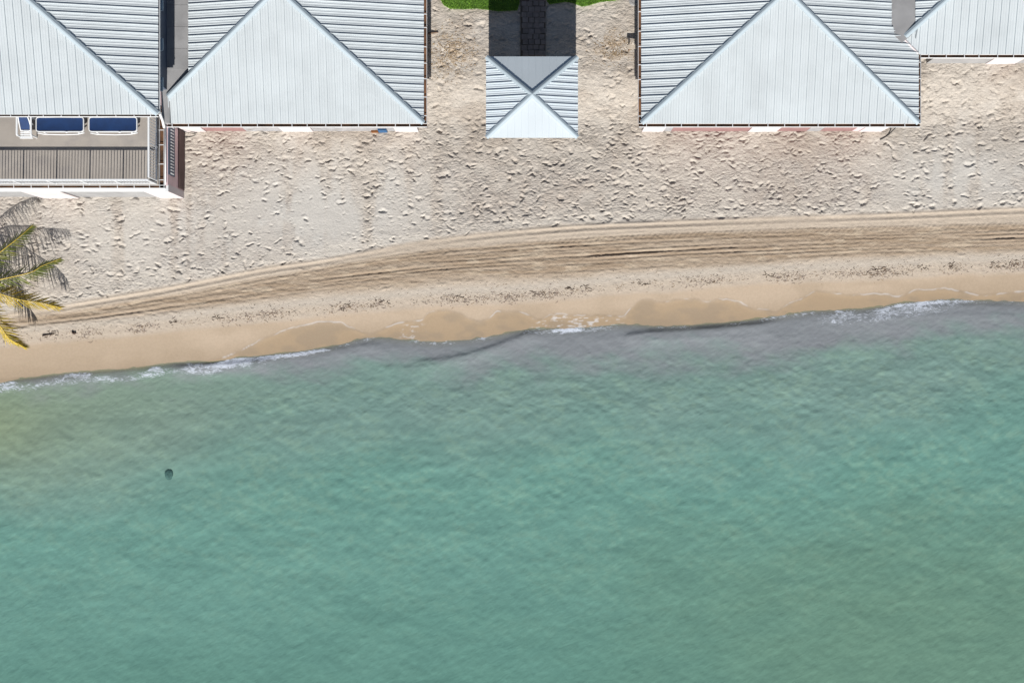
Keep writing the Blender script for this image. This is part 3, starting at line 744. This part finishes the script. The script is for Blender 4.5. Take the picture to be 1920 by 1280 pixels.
# railings
def railing(p, q, name='railing'):
    p = Vector(p); q = Vector(q); t = q - p; L = t.length; t.normalize(); n = Vector((-t.y, t.x, 0))
    m = MB()
    def bar(z0, z1, hw):
        vs = [c + n * a + Vector((0, 0, z)) for c in (p, q) for a, z in ((-hw, z0), (hw, z0), (hw, z1), (-hw, z1))]
        m.add(vs, [(0,1,2,3), (7,6,5,4), (0,4,5,1), (1,5,6,2), (2,6,7,3), (3,7,4,0)])
    bar(.95, 1.0, .035); bar(.07, .11, .022)
    r = m.build(name, M['railing'], H1)
    k = 0; bal = None; post = None; x = .03
    while x <= L + .01:
        c = p + t * x
        if k % 11 == 0:
            if post is None:
                b = MB(); b.box(c.x - .028, c.x + .028, c.y - .028, c.y + .028, c.z, c.z + .948); post = b.build('post', M['railing'], r); cp = c
            else: dup(post, r, c - cp)
        else:
            if bal is None:
                b = MB(); b.box(c.x - .013, c.x + .013, c.y - .013, c.y + .013, c.z + .112, c.z + .948); bal = b.build('baluster', M['railing'], r); cb = c
            else: dup(bal, r, c - cb)
        x += .124; k += 1
    return r
yr = (640 - 344.5) * (CAM_H - ZT) / FPX
railing((xt - .06, yr, ZT), (x0 + .8, yr, ZT))
railing((xt - .06, yr + .10, ZT), (xt - .06, yw - .02, ZT))

# ------------------------------------------------------------------ loungers on the terrace
def rounded(x0, x1, y0, y1, r, n=5):
    pts = []
    for cx, cy, a0 in ((x1 - r, y1 - r, 0), (x0 + r, y1 - r, 90), (x0 + r, y0 + r, 180), (x1 - r, y0 + r, 270)):
        for i in range(n + 1):
            a = R(a0 + 90 * i / n); pts.append((cx + r * math.cos(a), cy + r * math.sin(a)))
    return pts
def lounger(label, loc, L, Wd, rz, group):
    t = empty('sun_lounger', loc, label, 'lounger', group)
    def put(m, name, mt, par, smooth=False):
        o = m.build(name, mt, None, smooth); o.parent = par; return o
    out = rounded(-L/2, L/2, -Wd/2, Wd/2, .12); inn = rounded(-L/2 + .034, L/2 - .034, -Wd/2 + .034, Wd/2 - .034, .09)
    n = len(out); m = MB(); zt, zb = .35, .28
    vs = [(x, y, zt) for x, y in out] + [(x, y, zt) for x, y in inn] + [(x, y, zb) for x, y in out] + [(x, y, zb) for x, y in inn]
    fs = []
    for i in range(n):
        j = (i + 1) % n
        fs += [(i, j, n+j, n+i), (2*n+j, 2*n+i, 3*n+i, 3*n+j), (i, 2*n+i, 2*n+j, j), (n+j, 3*n+j, 3*n+i, n+i)]
    m.add(vs, fs)
    fr = put(m, 'frame', M['plastic'], t)
    m = MB(); nx = 14; hx = L/2 - .036; hy = Wd/2 - .036; vs = []; fs = []
    for i in range(nx + 1):
        for j in range(5):
            x = -hx + 2*hx*i/nx; y = -hy + 2*hy*j/4
            c = min(1, (hx - abs(x)) / .08)
            y *= .86 + .14 * min(1, c + .25)
            vs.append((x, y, .338 - .02 * (1 - (j - 2)**2 / 4) + .012 * math.cos(x * 5)))
    for i in range(nx):
        for j in range(4): a = i*5 + j; fs.append((a, a+5, a+6, a+1))
    m.add(vs, fs); put(m, 'sling', M['sling'], t, True)
    for sx in (-1, 1):
        for sy in (-1, 1):
            m = MB(); x = sx * (L/2 - .28); y = sy * (Wd/2 - .03)
            m.box(x - .03, x + .03, y - .02, y + .02, 0, .279); put(m, 'leg', M['plastic'], t)
    m = MB(); ys = -Wd/2 - .045
    m.tube([(-L/2 + .02, ys + .03, .22), (-L/2 + .25, ys, .13), (0, ys - .015, .10), (L/2 - .35, ys, .13), (L/2 - .02, ys + .04, .24)], .022, 6); put(m, 'side_rail', M['plastic'], t, True)
    m = MB(); x = L/2 - L*.36
    m.box(x - .04, x + .04, -Wd/2 - .03, -Wd/2 + .02, .29, .372); put(m, 'hinge', M['plastic'], t)
    t.rotation_euler = (0, 0, rz)
    return t
c = G(112, 233.5, ZT + .35); lounger('blue sling sun lounger with white frame, between the upright chair and another lounger', (c.x, c.y, ZT), 1.96, .62, 0, 'loungers on the terrace')
c = G(211.5, 233.5, ZT + .35); lounger('blue sling sun lounger with white frame, nearest the terrace side railing', (c.x, c.y, ZT), 1.98, .62, 0, 'loungers on the terrace')
def recliner(loc):
    t = empty('reclining_chair', loc, 'white slatted reclining chair with narrow blue sling, beside two loungers', 'chair')
    def put(m, name, mt, smooth=False):
        o = m.build(name, mt, None, smooth); o.parent = t; return o
    # seat slats toward the front, tilted back behind
    for i in range(4):
        y = -.40 + i * .085
        put(MB().box(-.235, .235, y - .028, y + .028, .33, .352), 'slat', M['plastic'])
    back = MB(); y0, z0, y1, z1 = -.10, .36, .52, .74
    vs = [(-.2, y0, z0), (.2, y0, z0), (.165, y1, z1), (-.165, y1, z1), (-.2, y0, z0 - .03), (.2, y0, z0 - .03), (.165, y1, z1 - .03), (-.165, y1, z1 - .03)]
    back.add(vs, [(0,1,2,3), (7,6,5,4), (0,4,5,1), (1,5,6,2), (2,6,7,3), (3,7,4,0)]); put(back, 'sling', M['sling'])
    m = MB(); m.tube([(-.22, y0 - .02, z0), (-.215, y0 + .3, z0 + .18), (-.17, y1 + .03, z1 + .02), (.17, y1 + .03, z1 + .02), (.215, y0 + .3, z0 + .18), (.22, y0 - .02, z0), (.1, y0 - .06, z0 - .01), (-.1, y0 - .06, z0 - .01)], .024, 6, closed=True)
    put(m, 'back_frame', M['plastic'], True)
    for sx in (-1, 1):
        put(MB().box(sx*.285 - .035, sx*.285 + .035, -.36, .42, .54, .57), 'armrest', M['plastic'])
        for y in (-.36, .36):
            put(MB().box(sx*.285 - .022, sx*.285 + .022, y - .03, y + .03, 0, .539), 'leg', M['plastic'])
    put(MB().box(-.262, .262, .10, .15, .28, .329), 'crossbar', M['plastic'])
    put(MB().box(-.262, .262, -.46, -.43, .28, .352), 'front_rail', M['plastic'])
c = G(48, 238, ZT + .4); recliner((c.x, c.y, ZT))

# ------------------------------------------------------------------ gazebo
zg = 2.68; kg = (CAM_H - zg) / FPX
gx0, gx1 = (912 - 960) * kg, (1083 - 960) * kg; gy0, gy1 = (640 - 258) * kg, (640 - 107) * kg
gw, gd = gx1 - gx0, gy1 - gy0; rise = .44
GZ = empty('gazebo', ((gx0 + gx1)/2, (gy0 + gy1)/2, 0), 'small square gazebo with pyramid metal roof on the sand path', 'gazebo')
deck = MB(); z0f = lambda u: 0
r = gd / gw
pans = slope((gx0, gy0, zg), (1,0,0), (0,1,0), rise/(gd/2), gw, lambda u: min(u, gw-u)*r, z0f, GZ, None, w=.28, rib=.012, minor=.003, deck=deck)
pans += slope((gx1, gy1, zg), (-1,0,0), (0,-1,0), rise/(gd/2), gw, lambda u: min(u, gw-u)*r, z0f, GZ, None, w=.28, rib=.012, minor=.003, deck=deck)
pans += slope((gx1, gy0, zg), (0,1,0), (-1,0,0), rise/(gw/2), gd, lambda u: min(u, gd-u)/r, z0f, GZ, None, w=.28, rib=.045, phase=.1, deck=deck)
pans += slope((gx0, gy1, zg), (0,-1,0), (1,0,0), rise/(gw/2), gd, lambda u: min(u, gd-u)/r, z0f, GZ, None, w=.28, rib=.045, phase=.05, deck=deck)
gr = deck.build('roof', M['deck'], GZ)
for m in pans: m.build('roof_panel', M['gazroof'], gr)
ap = ((gx0+gx1)/2, (gy0+gy1)/2, zg + rise)
for cx, cy in ((gx0, gy0), (gx1, gy0), (gx0, gy1), (gx1, gy1)):
    hipcap((cx, cy, zg), ap, .19, .075, .004).build('hip_cap', M['cap'], gr)
for px in (gx0 + .45, gx1 - .45):
    for py in (gy0 + .62, gy1 - .62):
        MB().box(px - .06, px + .06, py - .06, py + .06, -.3, zg + .02).build('post', M['wood'], GZ)
for y in (gy0 + .62, gy1 - .62): MB().box(gx0 + .05, gx1 - .05, y - .04, y + .04, zg - .16, zg - .03).build('beam', M['wood'], GZ)
for x in (gx0 + .45, gx1 - .45): MB().box(x - .04, x + .04, gy0 + .67, gy1 - .67, zg - .16, zg - .03).build('side_beam', M['wood'], GZ)

# ------------------------------------------------------------------ path, lawn
xp0, xp1 = gx(977), gx(1021); yp0, yp1 = gy(112), gy(-60)
path = MB().box(xp0 - .03, xp1 + .03, yp0, yp1, -.12, RISE + .045).build('paved_path', M['soil'])
tag(path, 'path of grey stone pavers leading from lawn to gazebo', 'path', kind='structure')
rr = random.Random(3); y = yp0 + .02
pv = [MB().box(-.118, .118, -.112, .112, RISE + .02, RISE + .075).build('paver', M['paver'], path, origin=(0, 0, 0)), MB().box(-.108, .112, -.10, .108, RISE + .02, RISE + .07).build('paver', M['paver'], path, origin=(0, 0, 0))]
first = [True, True]
while y < yp1 - .1:
    x = xp0 + .125 + (.06 if int(y / .235) % 2 else 0)
    while x < xp1 - .06:
        i = rr.randrange(2)
        off = (x + rr.uniform(-.012, .012), y + .115 + rr.uniform(-.012, .012), rr.uniform(-.012, .012))
        if first[i]: pv[i].location = off; first[i] = False; o = pv[i]
        else: o = pv[i].copy(); COL.objects.link(o); o.location = off
        o.rotation_euler = (0, 0, rr.uniform(-.06, .06))
        x += .25
    y += .235
def lawn(name, label, edge):
    """edge: ground pixels of the lower border from left to right; the lawn runs on beyond the frame"""
    pts = [(gx(a), gy(b)) for a, b in edge]
    poly = pts + [(pts[-1][0], gy(-140)), (pts[0][0], gy(-140))]
    o = MB().prism(poly, -.1, RISE + .065).build(name, M['turf']); tag(o, label, 'lawn', kind='structure')
    xs = [p[0] for p in pts]; ys = [p[1] for p in pts]
    rr = random.Random(len(edge)); m = MB()
    for i in range(11000):
        x = rr.uniform(xs[0], xs[-1]); yb = float(np.interp(x, xs, ys)); y = yb + abs(rr.random()) ** 1.3 * (gy(-70) - yb) - .03
        a = rr.uniform(0, 6.28); h = rr.uniform(.03, .075); w_ = rr.uniform(.006, .012)
        c, s = math.cos(a), math.sin(a); lx, ly = rr.uniform(-.05, .05), rr.uniform(-.05, .05)
        m.add([(x - c*w_, y - s*w_, RISE + .06), (x + c*w_, y + s*w_, RISE + .06), (x + lx, y + ly, RISE + .065 + h)], [(0, 1, 2)])
    g = m.build('grass', M['grass']); tag(g, label.replace('lawn', 'grass blades of the lawn'), 'grass', kind='stuff')
lawn('lawn', 'bright green lawn left of the paved path', [(822,-20),(826,5),(834,17),(845,23),(870,24),(895,23),(915,25),(935,28),(955,27),(970,26),(974,12),(975.5,-10)])
lawn('lawn', 'bright green lawn right of the paved path', [(1023,-10),(1025,10),(1030,15),(1045,12),(1060,10),(1075,13),(1090,19),(1105,16),(1125,10),(1150,8),(1163,3),(1172,-20)])

# ------------------------------------------------------------------ palm
def catmull(pts, n):
    p = [Vector(q) for q in pts]; p = [p[0]*2 - p[1]] + p + [p[-1]*2 - p[-2]]
    out = []; seg = len(p) - 3
    for i in range(n + 1):
        t = i / n * seg; k = min(int(t), seg - 1); f = t - k
        a, b, c, d = p[k:k+4]
        out.append(.5 * ((2*b) + (c - a)*f + (2*a - 5*b + 4*c - d)*f*f + (3*b - a - 3*c + d)*f**3))
    return out
crown = G(-75, 548, 1.6)
PT = empty('coconut_palm', (crown.x - .3, crown.y - .2, 0), 'low coconut palm with yellow green fronds over the sand by the balcony house', 'palm tree')
base = worigin(PT)
m = MB(); m.tube(catmull([(base.x, base.y, -.3), (base.x + .02, base.y + .02, .7), (base.x + .18, base.y + .1, 1.3), (crown.x, crown.y, 1.58)], 16), [.19 - .004*i for i in range(17)], 10)
m.build('trunk', M['trunk'], PT, True)
def frond(pts, leafmat, lmax, rseed, n=56, dry=False):
    rr = random.Random(rseed)
    c = catmull(pts, 40); m = MB(); N = len(c)
    m.tube(c, [.026 - .020 * i / N for i in range(N)], 5)
    fr = m.build('frond', M['rachis'] if not dry else M['leaf_d'], PT, True)
    L = MB()
    for i in range(n * 2):
        side = 1 if i % 2 else -1
        t = .06 + .94 * (i // 2) / n
        k = min(int(t * (N - 1)), N - 2); f = t * (N - 1) - k
        p = c[k].lerp(c[k+1], f); d = (c[k+1] - c[k]).normalized()
        a = d.cross(Vector((0, 0, 1))).normalized() * side
        ln = lmax * (math.sin(math.pi * min(1, .25 + t * .70)) ** .7) * rr.uniform(.72, 1.08)
        if rr.random() < .04: continue
        sw = .35 + .75 * t + rr.uniform(-.14, .14)
        dr = (a * math.cos(sw) + d * math.sin(sw) + Vector((0, 0, rr.uniform(-.85, -.30)))).normalized()
        wv = rr.uniform(.016, .027)
        wdir = dr.cross(Vector((0, 0, 1))).normalized()
        droop = rr.uniform(.15, .55)
        vs = []
        for q, wf in ((0, .55), (.3, 1.0), (.65, .8), (1, .06)):
            cpt = p + dr * (ln * q) + Vector((0, 0, -droop * ln * q * q))
            tw = Vector((0, 0, wv * .5 * wf))
            vs += [cpt - wdir * wv * wf - tw * .3, cpt + tw, cpt + wdir * wv * wf - tw * .3]
        L.add(vs, [f for j in range(3) for f in ((3*j, 3*j+1, 3*j+4, 3*j+3), (3*j+1, 3*j+2, 3*j+5, 3*j+4))])
    L.build('leaflets', leafmat, fr)
    return fr
cr = crown
P3 = lambda *a: [cr] + [G(*q) for q in a]
frond(P3((-30, 500, 1.63), (0, 473, 1.50), (32, 448, 1.29), (62, 422, 1.02)), M['leaf_g'], .72, 1)
frond(P3((-35, 532, 1.70), (0, 524, 1.63), (56, 511, 1.36), (80, 498, 1.16), (114, 485, 0.88)), M['leaf_g'], .74, 2)
frond(P3((-35, 541, 1.63), (0, 551, 1.56), (38, 562, 1.36), (82, 569, 1.09), (114, 577, 0.75)), M['leaf_y'], .82, 3)
frond(P3((-35, 575, 1.56), (0, 611, 1.36), (17, 634, 1.16), (48, 652, 0.75)), M['leaf_y'], .74, 4)
frond(P3((-40, 565, 1.43), (0, 598, 1.09), (26, 621, 0.68)), M['leaf_d'], .26, 5, n=20, dry=True)
for i in range(6):
    a = R(180 + i * 20); ln = 2.6 + .5 * math.sin(i * 2.3)
    pts = [cr, cr + Vector((math.cos(a) * ln*.35, math.sin(a) * ln*.35, .45)), cr + Vector((math.cos(a) * ln*.75, math.sin(a) * ln*.75, .2)), cr + Vector((math.cos(a) * ln*1.1, math.sin(a) * ln*1.1, -.7))]
    frond(pts, M['leaf_g'] if i % 3 else M['leaf_y'], .8, 20 + i, n=34)

# ------------------------------------------------------------------ wrack, litter, small things
def scraps(name, label, cat, mats, pts, seed):
    rr = random.Random(seed); m = MB()
    for x, y, ln, th, mi in pts:
        a = rr.gauss(.1, .8); c, s = math.cos(a), math.sin(a); z = sand_z(x, y) + .004
        b = rr.uniform(-.35, .35) * ln; h = th * .9
        # bent sliver with a raised back
        P = [(-ln/2, 0), (0, b), (ln/2, b * .2)]
        vs = []
        for q, (px, py) in enumerate(P):
            wd = th * (1 if q == 1 else .35)
            for o_, hh in ((-wd, 0), (0, h), (wd, 0)):
                vs.append((x + px*c - (py + o_)*s, y + px*s + (py + o_)*c, z + hh))
        m.add(vs, [(0,1,4,3), (1,2,5,4), (3,4,7,6), (4,5,8,7)], mi)
    return tag(m.build(name, mats, None), label, cat, kind='stuff')
rr = random.Random(21); pts = []
for i in range(6500):
    u = rr.uniform(-20, 1940)
    clump = float(fbm(np.array([u / 55.0]), np.array([3.3]), 3, 301)[0])
    if rr.random() > max(.05, (clump - .30) * 1.9) * (.35 if u < 150 else 1): continue
    v = float(DB(u)) + rr.gauss(2, 5.5) + (rr.uniform(-26, 10) if rr.random() < .10 else 0)
    t = rr.random()
    ln = rr.uniform(.03, .10) if t < .86 else rr.uniform(.10, .24)
    pts.append((gx(u), gy(v), ln, rr.uniform(.004, .010), rr.choice((0, 1, 1, 2, 2, 1))))
for i in range(420):
    u = rr.uniform(0, 1920); v = rr.uniform(float(T2(u)) - 4, float(DB(u)) + 10); pts.append((gx(u), gy(v), rr.uniform(.03, .09), .007, rr.choice((0, 1, 2))))
for cu in (92, 320, 405, 640, 720, 860, 1005, 1065, 1100, 1205, 1445, 1640, 1655, 1735, 1785, 1865, 1905):
    for i in range(9):
        pts.append((gx(cu + rr.gauss(0, 7)), gy(float(DB(cu)) - 2 + rr.gauss(0, 3)), rr.uniform(.08, .22), rr.uniform(.010, .018), 0))
scraps('seaweed_wrack', 'line of dark seaweed scraps along the high water mark', 'seaweed', [M['wrack1'], M['wrack2'], M['wrack3']], pts, 5)
for cx, cy, rx, ry, lab, n in ((846, 104, 24, 24, 'dry leaf litter on the sand near the weathered branch', 560), (1152, 98, 20, 15, 'dry leaf litter on the sand by the pale plank', 340)):
    pts = [(gx(cx + rr.gauss(0, rx)), gy(cy + rr.gauss(0, ry)), rr.uniform(.03, .08), rr.uniform(.008, .017), rr.choice((0, 0, 0, 1))) for i in range(n)]
    pts = [p for p in pts if gx(800) < p[0] < gx(906) or gx(1092) < p[0] < gx(1194)]
    scraps('leaf_litter', lab, 'leaves', [M['litter1'], M['litter2']], pts, 8 + n)

def tube_thing(name, label, cat, pix, r, mt, lift=.0, n=7, taper=False):
    pts = []
    for q in pix:
        x, y = gx(q[0]), gy(q[1]); z = (q[2] if len(q) > 2 else sand_z(x, y)) + r * .8 + lift
        pts.append((x, y, z))
    c = catmull(pts, len(pts) * 5)
    m = MB(); m.tube(c, [r * (1 - .55 * i / len(c)) for i in range(len(c))] if taper else r, n)
    return tag(m.build(name, mt, None, True), label, cat)
tube_thing('driftwood', 'short dark driftwood stick on the smooth sand near the palm', 'driftwood', [(75,629),(82,628),(93,626)], .035, M['driftwood'], taper=True)
tube_thing('driftwood', 'small dark root lump beside the seaweed near the palm', 'driftwood', [(131,622),(135,625),(137,623)], .045, M['driftwood'])
tube_thing('weathered_branch', 'dark weathered branch sticking out past the house eave', 'branch', [(785,74),(800,71),(812,68),(823,67)], .05, M['wood'], taper=True)
tube_thing('electric_cable', 'black cable looping over the sand beside the balcony house', 'cable', [(343,241,.9),(352,250,.35),(366,252),(355,257),(343,254),(346,246,.3),(368,249),(381,246),(391,241),(394,236,.6)], .014, M['cable'])
tube_thing('garden_hose', 'dark hose trailing from the dusty red house corner onto sand', 'hose', [(1672,243,.5),(1670,248,.1),(1664,254),(1656,259),(1650,262)], .022, M['cable'])
# plank bench beside the house right of the gazebo
B = empty('plank_bench', (gx(1188), gy(99), 0), 'pale bleached plank bench against the house beside leaf litter', 'bench')
MB().box(gx(1173), gx(1203), gy(102), gy(94.5), RISE + .36, RISE + .40).build('seat', M['plank'], B)
for x in (gx(1177), gx(1198)): MB().box(x - .03, x + .03, gy(101), gy(95.5), -.05, RISE + .359).build('leg', M['wood'], B)
def disc(name, label, px, py, rad):
    x, y = gx(px), gy(py); z = RISE + .02
    m = MB(); n = 28; prof = [(rad, -.1), (rad, .05), (rad - .025, .07), (rad * .62, .075), (rad * .58, .06), (.05, .065)]
    vs = [(x + r_ * math.cos(2*math.pi*k/n), y + r_ * math.sin(2*math.pi*k/n), z + h) for r_, h in prof for k in range(n)]
    fs = [(i*n + k, i*n + (k+1) % n, (i+1)*n + (k+1) % n, (i+1)*n + k) for i in range(len(prof)-1) for k in range(n)]
    fs.append(tuple((len(prof)-1)*n + k for k in range(n)))
    m.add(vs, fs); return tag(m.build(name, M['cover']), label, 'well cover')
disc('well_cover', 'round grey concrete cover in sand beside the dusty red house', 1187, 8, .24)
disc('well_cover', 'round grey concrete cover in sand beside the house near the dark branch', 803, 3, .23)
def crate(name, label, cat, a, b, y0, z1, mt):
    x0, x1 = gx(a), gx(b); ya = gy(247.5) - .02 - y0; yb = gy(247.5) + .06
    t = .018; m = MB()
    m.box(x0, x1, ya, yb, -.05, .02)
    m.box(x0, x1, ya, ya + t, .02, z1).box(x0, x1, yb - t, yb, .02, z1).box(x0, x0 + t, ya + t, yb - t, .02, z1).box(x1 - t, x1, ya + t, yb - t, .02, z1)
    m.box(x0 + t, x1 - t, ya + t, yb - t, z1 - .06, z1 - .03)
    return tag(m.build(name, mt), label, cat)
crate('blue_box', 'blue plastic box against the grey house wall', 'box', 711, 727, .02, .55, M['blue'])
crate('rusty_tray', 'rusty iron tray at the foot of the grey house wall', 'tray', 697, 710, .03, .22, M['rust'])
# submerged rock
import bmesh
c = G(318, 888, WL - .1)
bm = bmesh.new(); bmesh.ops.create_icosphere(bm, subdivisions=3, radius=.21)
for q in bm.verts:
    k = .8 + .45 * float(fbm(np.array([q.co.x * 7 + 9]), np.array([q.co.y * 7 + q.co.z * 5 + 4]), 3, 401)[0])
    q.co = Vector((q.co.x * k * .9, q.co.y * k * 1.15, q.co.z * k * .42))
me = bpy.data.meshes.new('rock'); bm.to_mesh(me); bm.free(); me.materials.append(M['rock'])
rock = bpy.data.objects.new('rock', me); rock.location = (c.x, c.y, WL - .015); COL.objects.link(rock)
tag(rock, 'small dark rock awash in the green water', 'rock')
